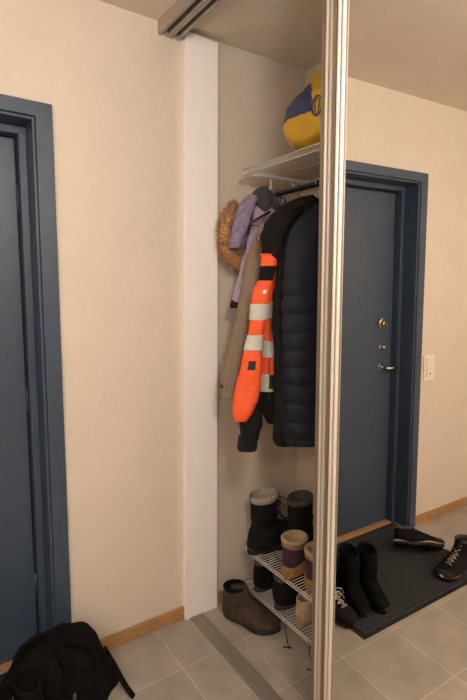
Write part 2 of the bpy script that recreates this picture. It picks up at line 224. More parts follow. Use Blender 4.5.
class Geo:
    def __init__(s): s.v = []; s.f = []; s.m = []; s.sm = []
    def add(s, vs, fs, mi=0, smooth=True):
        k = len(s.v); s.v += [tuple(v) for v in vs]
        for i, f in enumerate(fs):
            s.f.append(tuple(a + k for a in f)); s.m.append(mi if isinstance(mi, int) else mi[i]); s.sm.append(smooth)
        return s
    def box(s, x0, x1, y0, y1, z0, z1, mi=0):
        vs = [(x, y, z) for x in (x0, x1) for y in (y0, y1) for z in (z0, z1)]
        return s.add(vs, [(0, 1, 3, 2), (4, 6, 7, 5), (0, 4, 5, 1), (2, 3, 7, 6), (0, 2, 6, 4), (1, 5, 7, 3)], mi, False)
    def rings(s, rs, closed_caps=True, mi=0, smooth=True):
        n = len(rs[0]); vs = [p for r in rs for p in r]; fs = []; ms = []
        for i in range(len(rs) - 1):
            for j in range(n):
                fs.append((i * n + j, i * n + (j + 1) % n, (i + 1) * n + (j + 1) % n, (i + 1) * n + j))
                ms.append(mi if isinstance(mi, int) else mi[i])
        if closed_caps:
            for base, rev in ((0, True), ((len(rs) - 1) * n, False)):
                c = sum((Vector(p) for p in vs[base:base + n]), Vector()) / n
                vs.append(tuple(c)); k = len(vs) - 1
                for j in range(n):
                    a, b = base + j, base + (j + 1) % n
                    fs.append((k, b, a) if rev else (k, a, b)); ms.append(mi if isinstance(mi, int) else (mi[0] if rev else mi[-1]))
        return s.add(vs, fs, ms, smooth)
    def tube(s, path, r, n=10, mi=0, flat=1.0, up=(0, 0, 1), caps=True, smooth=True):
        path = [Vector(p) for p in path]; rs = []; last = None
        for i, p in enumerate(path):
            t = (path[min(i + 1, len(path) - 1)] - path[max(i - 1, 0)]).normalized()
            if last is None:
                u = Vector(up)
                if abs(u.dot(t)) > .95: u = Vector((0, 1, 0))
                a = (u - t * u.dot(t)).normalized()
            else:
                a = (last - t * last.dot(t)).normalized()
            last = a; b = t.cross(a)
            rr = r[i] if isinstance(r, (list, tuple)) else r
            rs.append([p + a * math.cos(2 * math.pi * k / n) * rr * flat + b * math.sin(2 * math.pi * k / n) * rr for k in range(n)])
        return s.rings(rs, caps, mi, smooth)
    def sphere(s, c, r, n=12, m=8, mi=0):
        rx, ry, rz = r if isinstance(r, (list, tuple)) else (r, r, r)
        rs = []
        for i in range(1, m):
            a = math.pi * i / m
            rs.append([(c[0] + rx * math.sin(a) * math.cos(2 * math.pi * k / n), c[1] + ry * math.sin(a) * math.sin(2 * math.pi * k / n), c[2] - rz * math.cos(a)) for k in range(n)])
        return s.rings(rs, True, mi)
    def disc(s, c, axis, r, h, n=24, mi=0, r2=None):
        c = Vector(c); a = Vector(axis).normalized(); u = a.orthogonal().normalized(); w = a.cross(u)
        r2 = r if r2 is None else r2
        ring = lambda p, q: [p + (u * math.cos(2 * math.pi * k / n) + w * math.sin(2 * math.pi * k / n)) * q for k in range(n)]
        return s.rings([ring(c, r), ring(c + a * h * .8, r), ring(c + a * h, r2 * .9)], True, mi, False)
    def build(s, name, mats, parent=None, bevel=0, subsurf=0, local=False, solid=0):
        if not isinstance(mats, (list, tuple)): mats = [mats]
        off = Vector((0, 0, 0))
        if parent is not None and not local:
            q = parent
            while q is not None: off += q.location; q = q.parent
        me = bpy.data.meshes.new(name)
        me.from_pydata([tuple(Vector(v) - off) for v in s.v], [], s.f); me.update()
        for mm in mats: me.materials.append(mm)
        me.polygons.foreach_set('material_index', s.m); me.polygons.foreach_set('use_smooth', s.sm)
        o = bpy.data.objects.new(name, me); col.objects.link(o)
        if parent is not None: o.parent = parent
        if bevel:
            b = o.modifiers.new('bevel', 'BEVEL'); b.width = bevel; b.segments = 2; b.limit_method = 'ANGLE'
        if subsurf:
            b = o.modifiers.new('sub', 'SUBSURF'); b.levels = b.render_levels = subsurf
        return o

def spline(vals, m):
    """Catmull-Rom through rows of numbers, m steps per span."""
    out = []; n = len(vals)
    for i in range(n - 1):
        p0, p1, p2, p3 = vals[max(i - 1, 0)], vals[i], vals[i + 1], vals[min(i + 2, n - 1)]
        for k in range(m):
            t = k / m
            out.append([.5 * (2 * b + (c - a) * t + (2 * a - 5 * b + 4 * c - d) * t * t + (3 * b - a - 3 * c + d) * t ** 3) for a, b, c, d in zip(p0, p1, p2, p3)])
    out.append(list(vals[-1])); return out

def cloth(rows, m=8, n=56, e=2.4, amp=.006, fold=.0, foldn=7, seed=0, mod=None, cut=None, freq=7.0, grow=0.0):
    """A garment piece lofted through horizontal rings, with creases and hanging folds."""
    rs = []; S = spline(rows, m); T = len(S) - 1
    for i, r in enumerate(S):
        c = Vector(r[:3]); A = Vector((r[3], r[4], 0)); B = Vector((r[5], r[6], 0)); ring = []
        la = max(A.length, .001); lb = max(B.length, .001)
        for k in range(n):
            t = 2 * math.pi * k / n; ct, st = math.cos(t), math.sin(t)
            x = math.copysign(abs(ct) ** (2 / e), ct); y = math.copysign(abs(st) ** (2 / e), st)
            d = A * x + B * y; p = c + d; nd = d.normalized()
            q = Vector((p.x * freq, p.y * freq, p.z * freq * .8)) + Vector((seed * 3.1, seed * 1.7, 0))
            w = amp * (noise.noise(q) * 1.2 + .55 * noise.noise(q * 2.7) + .25 * noise.noise(q * 6))
            # slanting ridges: creases are sharp, the cloth between them is round
            w += amp * .9 * (1 - 2 * abs(noise.noise(Vector((q.x * .9 + q.z * .8, q.y, q.z * 1.3 - q.x * .6)) + Vector((9, 4, seed))))) * .6
            if fold: w += fold * math.sin(foldn * t + 2.5 * noise.noise(Vector((seed, p.z * 2, 0)))) * min(1, i / T * 1.6)
            w *= min(1, 4 * min(lb, la) / .1)
            if mod: w += mod(p, t, i / T)
            ring.append(p + nd * (w + grow))
        rs.append(ring)
    return rs

def piece(name, key, mat, root, solid=True, **kw):
    g = Geo(); g.rings(cloth(D[key], **kw)); return g.build(name, mat, root)

def band_rows(key, i0, f0, i1, f1, steps=8):
    """Rows of a ring table between two fractional row positions."""
    S = spline(D[key], 20); a = int((i0 + f0) * 20); b = int((i1 + f1) * 20)
    return [S[round(a + (b - a) * k / steps)] for k in range(steps + 1)]

# ======================= the room =======================
H = 2.4925
def struct(name, geo, mat, bevel=0, parent=None):
    o = geo.build(name, mat, parent, bevel=bevel)
    if parent is None: o['kind'] = 'structure'
    return o

XL, XR, YN = -2.75, .645, -3.1
OX0, OX1, OZ = -1.0575 - .4845, -1.0575 + .4845, 2.055      # door opening
w = Geo(); w.box(XL - .1, OX0, 0, .12, 0, H).box(OX1, .07, 0, .16, 0, H).box(OX0, OX1, 0, .12, OZ, H).box(XL - .1, XR + .1, .16, .22, 0, H)
w.box(XL - .1, OX0, .12, .16, 0, H)
struct('wall_far', w, M['wall'])
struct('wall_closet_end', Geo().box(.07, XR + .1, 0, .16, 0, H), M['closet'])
struct('wall_left', Geo().box(XL - .1, XL, YN, 0, 0, H), M['wall'])
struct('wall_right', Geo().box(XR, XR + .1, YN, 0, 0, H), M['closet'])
struct('wall_near', Geo().box(XL - .1, XR + .1, YN - .1, YN, 0, H), M['wall'])
struct('wall_closet', Geo().box(.08, XR, -2.12, -2.04, 0, H), M['wall'])
struct('floor', Geo().box(XL - .1, XR + .1, YN - .1, .22, -.1, 0), M['tiles'])
struct('ceiling', Geo().box(XL - .1, XR + .1, YN - .1, .22, H, H + .1), M['ceil'])
struct('baseboard_far', Geo().box(-.516, XR, -.012, 0, 0, .058).box(XL, -1.599, -.012, 0, 0, .058), M['oak'], bevel=.003)
struct('baseboard_left', Geo().box(XL, XL + .012, YN, -.012, 0, .058), M['oak'], bevel=.003)
struct('baseboard_right', Geo().box(XR - .012, XR, -2.04, -.012, 0, .058), M['oak'], bevel=.003)
# pale board that the sliding doors close against
g = Geo(); g.add([(-.022, -.026, 0), (.144, -.026, 0), (.144, 0, 0), (-.022, 0, 0), (.000, -.026, 2.478), (.148, -.026, 2.472), (.148, 0, 2.472), (.000, 0, 2.478)], [(0, 1, 5, 4), (1, 2, 6, 5), (2, 3, 7, 6), (3, 0, 4, 7), (4, 5, 6, 7), (3, 2, 1, 0)], 0, False)
struct('trim_1', g, M['white'], bevel=.0015)

# entrance door
door = empty('door_1', (-1.0575, 0, 0), kind='structure')
door['label'] = 'blue painted entrance door in a deep blue frame'
cx = -1.0575
g = Geo(); T = .015
o_ = [(cx - .5415, 0), (cx - .5415, 2.10), (cx + .5415, 2.10), (cx + .5415, 0)]; i_ = [(cx - .4845, 0), (cx - .4845, 2.051), (cx + .4845, 2.051), (cx + .4845, 0)]
vs_ = [(x, y, z) for y in (-T, 0) for x, z in o_ + i_]
fs_ = []
for k in range(3): fs_ += [(k, k + 1, k + 5, k + 4), (k + 8, k + 12, k + 13, k + 9), (k, k + 8, k + 9, k + 1), (k + 4, k + 5, k + 13, k + 12)]
fs_ += [(0, 4, 12, 8), (3, 11, 15, 7)]
g.add(vs_, fs_, 0, False)
g.build('casing', M['blue'], door, bevel=.003)
g = Geo()
# liner round the opening, a small step behind the casing, and the rebated frame further in
for sgn in (-1, 1):
    a, b = sorted((cx + sgn * .4845, cx + sgn * .474)); g.box(a, b, -.006, .125, 0, 2.051)
    a, b = sorted((cx + sgn * .474, cx + sgn * .447)); g.box(a, b, .085, .15, 0, 2.02)
g.box(cx - .474, cx + .474, -.006, .125, 2.04, 2.051)
g.box(cx - .474, cx + .474, .085, .15, 2.012, 2.04)
g.build('door_frame', M['blue'], door, bevel=.003)
Geo().box(cx - .4475, cx + .4475, .142, .15, 0, 2.013).build('seal', M['blue_dark'], door)
Geo().box(cx - .441, cx + .441, .128, .148, .014, 2.006).build('door_leaf', M['blue'], door, bevel=.003)
Geo().box(cx - .474, cx + .474, .09, .142, 0, .012).build('threshold', M['oak'], door, bevel=.004)
hx = -1.410
g = Geo(); g.disc((hx, .128, .995), (0, -1, 0), .026, .008)
g.tube([(hx, .125, .995), (hx, .085, .995), (hx - .012, .076, .995), (hx - .078, .074, .993), (hx - .09, .078, .993)], [.010, .010, .0095, .009, .006], 12)
g.build('door_handle', M['steel'], door)
g = Geo(); g.disc((hx, .128, 1.255), (0, -1, 0), .033, .012, r2=.028); g.disc((hx, .118, 1.255), (0, -1, 0), .021, .022, r2=.016); g.box(hx - .004, hx + .004, .09, .1, 1.237, 1.273)
g.build('lock_knob', M['brass'], door, bevel=.001)
g = Geo(); g.disc((hx, .128, 1.115), (0, -1, 0), .019, .007); g.sphere((hx, .112, 1.115), (.009, .012, .014))
g.build('thumb_turn', M['steel'], door)
for z in (.3, 1.05, 1.8): Geo().tube([(cx + .4445, .130, z - .045), (cx + .4445, .130, z + .045)], .004, 10).build('hinge', M['blue'], door)
for sx in (.79, 1.4):
    Geo().box(cx - .4475, cx - .444, .122, .13, sx - .02, sx + .02).build('strike_plate', M['blue'], door)

# light switch, only in the mirror
sw = empty('light_switch', (-1.68, -.0, .985), label='pale two-part light switch plate on the wall beside the blue door', cat='light switch')
Geo().box(-1.728, -1.632, -.010, 0, .908, 1.062).build('plate', M['plastic_white'], sw, bevel=.003)
Geo().box(-1.712, -1.648, -.016, -.009, .992, 1.048).build('socket_cover', M['plastic_white'], sw, bevel=.002)
Geo().box(-1.712, -1.648, -.017, -.009, .925, .982).build('rocker', M['plastic_white'], sw, bevel=.002)
Geo().box(-1.685, -1.672, -.019, -.016, .945, .955).build('indicator', M['felt_grey'], sw)

# sliding rails
Y1 = -2.03
rail = empty('ceiling_rail', (-.064, -1.0, H), label='aluminium double rail for the sliding doors fixed under the ceiling', cat='sliding door rail')
g = Geo(); x0, x1 = -.109, -.0195
g.box(x0, x1, Y1, 0, H - .005, H).box(x0, x0 + .004, Y1, 0, 2.4435, H - .005).box(x1 - .004, x1, Y1, 0, 2.4435, H - .005)
g.box(x0 + .043, x0 + .047, Y1, 0, 2.4435, H - .005)
for a in (x0 + .004, x0 + .047): g.box(a, a + .010, Y1, 0, 2.4435, 2.447)
for a in (x0 + .033, x1 - .014): g.box(a, a + .010, Y1, 0, 2.4435, 2.447)
g.build('rail_profile', M['alu_dull'], rail, bevel=.0008)
g = Geo()
for y in (-.06, -.13, -.27):
    for xx in (.024, .066): Geo().disc((x0 + xx, y - xx * .3, H - .005), (0, 0, -1), .006, .006, 10).build('screw', M['zipper'], rail)
fr = empty('floor_rail', (.03, -1.0, 0), label='flat aluminium floor track running from the white board towards the camera', cat='sliding door rail')
g = Geo(); g.box(0, .063, Y1, -.027, 0, .003)
for a in (0, .014, .030, .046, .060): g.box(a, a + .003, Y1, -.027, .003, .0068)
g.build('track_profile', M['track'], fr)

# sliding doors: local frame, -x is the mirror face, y = 0 the leading edge, doors run to -y
def slide_door(name, label, cxp, ymp, width, thick, tilt, yaw, edge_w):
    root = empty(name, (0, 0, 0), label=label, cat='mirror door', group='sliding closet doors')
    zt = 2.445
    Geo().box(.0, .004, -width + .02, -.012, .03, zt - .03).build('mirror', M['mirror'], root, local=True)
    Geo().box(.0045, thick - .002, -width + .02, -.012, .03, zt - .03).build('back_board', M['groove'], root, local=True)
    for side in (0, 1):
        g = Geo(); W = edge_w
        # section of the upright: two rounded ribs with a groove between, seen from the room
        prof = []
        sc = W / .051
        def extrude(section):
            rs = []
            for z in (.012, zt - .012): rs.append([(x, (-y * sc if side == 0 else -width + y * sc), z) for y, x in section])
            return Geo().rings(rs, True, 0, False)
        extrude([(0, 0), (.0006, -.004), (.013, -.004), (.0135, -.002), (.051, -.002), (.051, thick), (0, thick)]).build('upright', M['alu_flat'], root, local=True); up_ = [c_ for c_ in root.children if c_.name.startswith('upright')][-1]
        for c0 in (.0185, .0355):
            extrude([(c0, -.001)] + [(c0 + .0065 - .0065 * math.cos(R(a_)), -.003 - .006 * math.sin(R(a_))) for a_ in range(0, 181, 20)] + [(c0 + .0130, -.001)]).build('grip_rib', M['alu'], up_, local=True)
        extrude([(.0318, -.0015), (.0318, -.0035), (.0352, -.0035), (.0352, -.0015)]).build('groove_shade_strip', M['felt_dark'], up_, local=True)  # dark strip stands in for the shade in the groove between the ribs
    Geo().box(-.004, thick, -width + edge_w, -edge_w, .012, .034).build('bottom_rail', M['alu'], root, local=True, bevel=.001)
    Geo().box(-.004, thick, -width + edge_w, -edge_w, zt - .034, zt - .012).build('top_rail', M['alu'], root, local=True, bevel=.001)
    root.rotation_euler = (0, -R(tilt), R(yaw))
    root.rotation_mode = 'XYZ'
    Rm = root.rotation_euler.to_matrix()
    root.location = Vector((cxp, ymp, 1.2)) - Rm @ Vector((0, 0, 1.2))
    return root
d1 = slide_door('mirror_door', 'mirrored sliding closet door with pale aluminium edge, reflecting the blue door', -.0525, -.8970, 1.08, .024, .552, -1.2185, .0435)
d2 = slide_door('mirror_door', 'rear sliding door of which only the metal edge shows beside the jackets', -.010, -.812, 1.08, .024, .552, -.6, .045)

# ======================= lower and upper wire shelves =======================
def wire_shelf(name, label, x0, x1, y0, y1, zs, pitch, thick, drop, legs=None):
    root = empty(name, (x0, (y0 + y1) / 2, 0 if legs else zs[0]), label=label, cat='shelf')
    for z in zs:
        par = root
        g = Geo()
        for dz in (0, -drop): g.tube([(x0, y0, z + dz), (x0, y1, z + dz)], thick * 1.5, 8)
        for x in (x1, (x0 + x1) / 2): g.tube([(x, y0, z - thick * 2), (x, y1, z - thick * 2)], thick * 1.3, 8)
        g.tube([(x0, y0, z - drop), (x0, y0, z), (x1, y0, z)], thick * 1.3, 8)
        par = g.build('shelf_frame', M['white_wire'], root)
        g = Geo(); k = int(abs(y1 - y0) / pitch)
        for i in range(1, k):
            y = y0 - i * pitch
            g.tube([(x1, y, z), (x0 + .002, y, z), (x0, y, z - drop)], thick, 5)
        g.build('shelf_wires', M['white_wire'], root)
    return root
top = wire_shelf('wire_shelf', 'white wire shelf high in the closet with the yellow bag on it', .25, .61, -.065, -1.9, [1.978], .0125, .0016, .022)
g = Geo()
for y in (-.13, -.8, -1.5):
    g = Geo(); g.box(.27, .645, y - .006, y + .006, 1.945, 1.960)
    g.box(.635, .645, y - .012, y + .012, 1.80, 1.965)
    g.tube([(.635, y, 1.84), (.45, y, 1.945)], .004, 8)
    g.build('bracket', M['white_wire'], top, bevel=.001)
g = Geo()
for y in (-.10, -.75, -1.5):
    g = Geo(); g.box(.368, .376, y - .004, y + .004, 1.865, 1.95); g.tube([(.372, y - .008, 1.88), (.372, y + .008, 1.88)], .018, 12)
    g.build('rod_clip', M['white_wire'], top, bevel=.001)
Geo().tube([(.372, -.095, 1.88), (.372, -1.95, 1.88)], .011, 14).build('hanging_rod', M['black_pipe'], top)
g = Geo(); g.tube([(.25, -.065, 1.955), (.245, -.05, 1.945), (.25, -.04, 1.94), (.27, -.035, 1.94)], .003, 6)
g.build('end_hook', M['white_wire'], top)

rack = wire_shelf('shoe_rack', 'two-level white wire shoe rack filled with boots', .262, .59, -.075, -1.25, [.282, .102], .0155, .0017, .012, legs=True)
g = Geo()
for y in (-.09, -1.23):
    g = Geo(); g.tube([(.585, y, 0), (.585, y, .40)], .006, 8)
    for z in (.278, .098): g.tube([(.585, y, z - .012), (.27, y, z - .012)], .004, 6)
    g.build('rear_post', M['white_wire'], rack)
for y in (-.385, -.53):
    g = Geo(); g.tube([(.262, y + .005, .095), (.258, y, .05), (.25, y - .03, .004)], .0022, 6)
    g.tube([(.235, y - .012, .004), (.25, y - .03, .004), (.262, y - .036, .004)], .003, 6)
    g.build('leg', M['black_pipe'], rack)

# ======================= hangers =======================
def make_hanger(label):
    root = empty('coat_hanger', (0, 0, 0), label=label, cat='hanger', group='hangers on the closet rod')
    g = Geo()   # hook, local origin on the rod axis
    pa = [(-.013 * math.cos(a) , 0, .013 * math.sin(a)) for a in [R(t) for t in range(-30, 200, 20)]] + [(.010, 0, -.012), (.0, 0, -.024), (0, 0, -.062)]
    g.tube(pa, .0018, 8); g.build('hook', M['steel'], root, local=True)
    g = Geo()
    g.tube([(-.185, 0, -.150), (-.15, 0, -.125), (-.08, 0, -.088), (-.02, 0, -.064), (0, 0, -.060), (.02, 0, -.064), (.08, 0, -.088), (.15, 0, -.125), (.185, 0, -.150)], [.004, .007, .008, .008, .008, .008, .008, .007, .004], 10, flat=.6)
    g.tube([(-.17, 0, -.148), (.17, 0, -.148)], .003, 8)
    g.build('shoulder_bar', M['black_pipe'], root, local=True)
    return root
def copy_tree(o, parent=None):
    c = o.copy(); col.objects.link(c); c.parent = parent
    for ch in list(o.children): copy_tree(ch, c)
    return c
H0 = make_hanger('metal hook of the hanger holding the purple ski jacket')
hang = [(-.115, H0['label']), (-.185, 'hanger hook of the long taupe coat'), (-.285, 'hanger hook of the orange work jacket'),
        (-.395, 'hanger hook of the navy quilted jacket')]
for i, (y, lb) in enumerate(hang):
    o = H0 if i == 0 else copy_tree(H0)
    o.location = (.372, y, 1.88); o['label'] = lb; o.rotation_euler = (0, 0, R((-4, 3, 5, -3)[i]))

# ======================= jackets =======================
j = empty('ski_jacket', (.37, -.11, 1.2), label='purple jacket with dark grey yoke and brown fur hood trim', cat='jacket')
piece('body', 'pu_body', M['purple'], j, amp=.015, fold=.008, seed=1)
piece('yoke', 'pu_yoke', M['grey_dark'], j, amp=.012, seed=2, grow=.004)
piece('yoke', 'pu_yoke2', M['grey_dark'], j, amp=.008, seed=2)
piece('sleeve', 'pu_sleeve_a', M['purple'], j, amp=.015, seed=3)
piece('sleeve', 'pu_sleeve_b', M['purple_light'], j, amp=.014, seed=4)
piece('cuff', 'pu_cuff', M['black_cloth'], j, amp=.002, seed=4)
piece('hood', 'hood', M['purple'], j, amp=.008, seed=5)
# fur: a padded roll covered with hair
S = spline(D['fur'], 6); path = [Vector(s[:3]) for s in S]; rad = [Vector((s[3], s[4], 0)).length for s in S]
g = Geo(); g.tube(path, [r * .62 for r in rad], 14)
rnd = random.Random(3)
for _ in range(5200):
    i = rnd.randrange(1, len(path) - 1); t = rnd.random()
    c = path[i].lerp(path[i + 1], t); tg = (path[i + 1] - path[i - 1]).normalized()
    a = rnd.uniform(0, 2 * math.pi); u = tg.orthogonal().normalized(); v = tg.cross(u)
    d = (u * math.cos(a) + v * math.sin(a)); base = c + d * rad[i] * .55
    mid = (path[len(path) // 2] + path[2] + path[-3]) / 3
    dr = (d + tg * rnd.uniform(-.7, .7) + Vector((0, 0, -.25)) + (c - mid).normalized() * .3).normalized()
    L = rnd.uniform(.012, .026) * (rad[i] / .035 * .6 + .7); sd = dr.cross(Vector((rnd.uniform(-1, 1), rnd.uniform(-1, 1), rnd.uniform(-1, 1)))).normalized() * .0011
    tip = base + dr * L + Vector((rnd.uniform(-1, 1), rnd.uniform(-1, 1), rnd.uniform(-1, 1))) * .004
    g.add([base + sd, base - sd, tip], [(0, 1, 2)], 0, True)
g.build('fur_trim', M['fur'], j)

c = empty('long_coat', (.36, -.18, 1.0), label='long taupe wool coat hanging behind the orange jacket', cat='coat')
piece('body', 'ta_body', M['taupe'], c, amp=.006, fold=.005, foldn=5, seed=6)
piece('sleeve', 'ta_sleeve', M['taupe'], c, amp=.005, seed=7)
def at_ring(key, row, t, out=0.0):
    r = D[key][row] if isinstance(row, int) else spline(D[key], 10)[int(row * 10)]
    A = Vector((r[3], r[4], 0)); B = Vector((r[5], r[6], 0)); d = A * math.cos(t) + B * math.sin(t)
    return Vector(r[:3]) + d + d.normalized() * out
def patch_geo(key, r0, r1, t0, t1, out, th=.003, n=6):
    """A small curved patch of given thickness lying on a lofted piece."""
    g = Geo(); vs = []
    for o_ in (out, out + th):
        for i in range(n + 1):
            for k in range(n + 1):
                vs.append(at_ring(key, r0 + (r1 - r0) * i / n, t0 + (t1 - t0) * k / n, o_))
    m = n + 1; fs = []
    for i in range(n):
        for k in range(n):
            a = i * m + k; fs.append((a, a + 1, a + m + 1, a + m)); b = a + m * m; fs.append((b, b + m, b + m + 1, b + 1))
    for i in range(n):
        for a, b in ((i * m, (i + 1) * m), (i * m + n, (i + 1) * m + n), (i, i + 1), (n * m + i, n * m + i + 1)):
            fs.append((a, b, b + m * m, a + m * m))
    g.add(vs, fs, 0, False); return g
patch_geo('ta_sleeve', 6.1, 6.95, R(195), R(250), .003, .004).build('cuff_tab', M['taupe'], c); tab = [k for k in c.children if k.name.startswith('cuff_tab')][0]
g = Geo(); pb = at_ring('ta_sleeve', 6.75, R(215), .009); g.sphere(pb, .008); g.build('button', M['taupe_button'], tab)

h = empty('work_jacket', (.37, -.28, .9), label='orange high visibility work jacket with silver bands and black shoulders', cat='jacket')
def zmat(rs, fn): return [fn(sum(p.z for p in r) / len(r)) for r in rs]
# body
rs = cloth(D['hv_torso'], amp=.008, fold=.005, seed=8); zr = [r[2] for r in D['hv_torso']]
def zrow(key, i): return spline(D[key], 10)[int(i * 10)][2]
mi = [0 if z > zrow('hv_torso', 6) else (1 if z > zrow('hv_torso', 13) else 0) for z in [sum(p.z for p in r) / len(r) for r in rs]]
g = Geo(); g.rings(rs, True, mi[:-1] + [mi[-1]]); hbody = g.build('body', [M['black_cloth'], M['orange']], h)
for a, b in ((8.1, 8.9), (10.0, 11.0), (12.0, 13.0)):
    rr = spline(D['hv_torso'], 10)[int(a * 10):int(b * 10) + 1]
    g = Geo(); g.rings(cloth(rr, m=3, amp=.008, seed=8, grow=.004)); g.build('reflective_band', M['reflect'], hbody)
piece('hood', 'hv_hood', M['black_cloth'], h, amp=.018, seed=9)
piece('shoulder_yoke', 'hv_yoke', M['black_cloth'], h, amp=.017, seed=10)
rs = cloth(D['hv_sleeve'], amp=.006, seed=11)
S3, S4, S0 = zrow('hv_sleeve', 3.2), zrow('hv_sleeve', 4), zrow('hv_sleeve', 2.5)
mi = [0 if z > S0 else (1 if z > S3 else (0 if z > S4 else 1)) for z in [sum(p.z for p in r) / len(r) for r in rs]]
g = Geo(); g.rings(rs, True, mi[:-1] + [mi[-1]]); hsl = g.build('sleeve', [M['black_cloth'], M['orange']], h)
for a, b in ((6, 7), (8, 9)):
    rr = spline(D['hv_sleeve'], 10)[int(a * 10):int(b * 10) + 1]
    g = Geo(); g.rings(cloth(rr, m=3, amp=.006, seed=11, grow=.0035)); g.build('reflective_band', M['reflect'], hsl)
piece('forearm', 'hv_forearm', M['black_cloth'], h, amp=.012, seed=12)
piece('cuff', 'hv_cuff', M['knit'], h, amp=.002, seed=13)
FR = R(262)   # the side of a sleeve ring that faces the room and the camera
patch_geo('hv_sleeve', 9.7, 10.25, R(255), R(290), .004).build('patch', M['patch'], h)
patch_geo('hv_sleeve', 5.0, 5.35, R(275), R(292), .004).build('printed_mark', M['white_print'], h)
patch_geo('hv_torso', 12.05, 12.85, R(212), R(236), .014).build('patch', M['patch'], h)
g = Geo(); g.tube([at_ring('hv_torso', i * .5, R(207), .004) for i in range(12, 32)], .003, 6); g.build('zip', M['zipper'], h)
g = Geo(); g.tube([at_ring('hv_sleeve', 2.5, R(180 + 12 * k), .003) for k in range(16)], .003, 6); g.build('piping', M['orange'], h)
g = Geo(); p0 = at_ring('hv_sleeve', 1.9, R(200), .005)
g.tube([p0, p0 + Vector((-.02, -.01, .012)), p0 + Vector((-.032, -.012, .035)), p0 + Vector((-.022, -.01, .045)), p0 + Vector((-.008, -.006, .03)), p0 + Vector((-.012, -.01, 0)), p0 + Vector((-.02, -.012, -.03))], .0016, 6)
g.build('drawstring', M['lace'], h)

q = empty('quilted_jacket', (.37, -.39, .9), label='navy quilted down jacket hanging nearest the mirror door', cat='jacket')
def quilt(p, t, s):
    if p.z > 1.60: return 0
    k = min(1, (1.60 - p.z) / .06)
    return k * (.0125 * abs(math.sin(math.pi * (p.z + .012 * noise.noise(p * 5)) / .066)) ** .45 - .008)
g = Geo(); g.rings(cloth(D['pf_torso'], m=8, n=72, amp=.006, seed=14)); g.build('body', M['navy'], q)
g = Geo(); g.rings(cloth(D['pf_sleeve'], m=22, n=48, amp=.005, seed=15, mod=quilt)); g.build('sleeve', M['navy'], q)
piece('lining', 'pf_side', M['pf_dark'], q, amp=.006, seed=16)

# ======================= bag on the shelf =======================
b = empty('stuffed_bag', (.44, -.36, 1.90), label='yellow and blue printed bag standing on the wire shelf', cat='bag')
rs = cloth(D['bag'], amp=.014, freq=11, seed=17, m=6, e=2.2)
rs = [[Vector((p.x, p.y, p.z + .012)) for p in r] for r in rs]
zmin = 1.983
rs = [[Vector((p.x, p.y, max(p.z, zmin + .0005 * i))) for p in r] for i, r in enumerate(rs)]
g = Geo(); g.rings(rs); g.build('bag_body', M['bag'], b)
g = Geo(); pth = []
for k in range(21):
    a_ = 2 * math.pi * k / 20; pth.append(Vector((.3060, -.4560, 2.128)) + Vector((.83, -.558, 0)) * (.018 * math.cos(a_)) + Vector((0, 0, .040 * math.sin(a_))))
BAG = rs
def onto(pt):   # nearest point of the bag surface, pushed out a little
    q_ = min((p for r_ in rs for p in r_), key=lambda p: (p - pt).length); c_ = Vector((.44, -.36, q_.z)); return q_ + (q_ - c_).normalized() * .002
import mathutils.bvhtree as bv
me_ = b.children[0].data; T_ = bv.BVHTree.FromPolygons([v.co + b.location for v in me_.vertices], [p.vertices for p in me_.polygons])
view = Vector((.78, .62, .05))
def cast(p): 
    hit = T_.ray_cast(p - view * .5, view)[0]; return (hit - view.normalized() * .0015) if hit else p
for sc_ in (1.0, .45):
    base_ = Vector((0.2895, -0.46, 2.1375))
    ring_ = [cast(base_ + Vector((.83, -.558, 0)) * (.020 * sc_ * math.cos(2 * math.pi * k / 24)) + Vector((0, 0, .036 * sc_ ** .4 * math.sin(2 * math.pi * k / 24)))) for k in range(25)]
    Geo().tube(ring_, .0035 if sc_ == 1 else .002, 6).build('printed_letter', M['bag_blue'], b)


# ======================= footwear =======================
def shoe_upper(prof, n=28, e=2.5, amp=.0, seed=0):
    """prof rows: (Px,Pz,Qx,Qz,halfwidth): back/bottom point P and front/top point Q of each ring; toe is +x."""
    rs = []
    for i, r in enumerate(spline([list(a) for a in prof], 5)):
        P, Q, wd = Vector((r[0], 0, r[1])), Vector((r[2], 0, r[3])), r[4]
        c = (P + Q) / 2; A = (Q - P) / 2; ring = []
        for k in range(n):
            t = 2 * math.pi * k / n; ct, st = math.cos(t), math.sin(t)
            x = math.copysign(abs(ct) ** (2 / e), ct); y = math.copysign(abs(st) ** (2 / e), st)
            v = c + A * x + Vector((0, wd * y, 0))
            if amp:
                v += (v - c).normalized() * amp * (noise.noise(v * 22 + Vector((seed, 0, 0))) + .5 * noise.noise(v * 55))
            ring.append(v)
        rs.append(ring)
    return rs
def footprint(L, W, side, x0=0.0, grow=0.0, n=40):
    pts = []
    for k in range(n):
        t = 2 * math.pi * k / n; u = (1 - math.cos(t)) / 2           # 0 heel .. 1 toe
        hw = W / 2 * (.70 * math.sin(math.pi * min(1, u * 1.02 + .0)) ** .45 + .32 * math.exp(-((u - .7) / .22) ** 2) - .12 * math.exp(-((u - .38) / .15) ** 2))
        s = 1 if t < math.pi else -1
        y = s * max(hw, 0) + side * .006 * math.sin(math.pi * u)
        pts.append((x0 - grow + u * (L + 2 * grow), y + s * grow * (1 if 0 < k < n and k != n // 2 else 0)))
    return pts
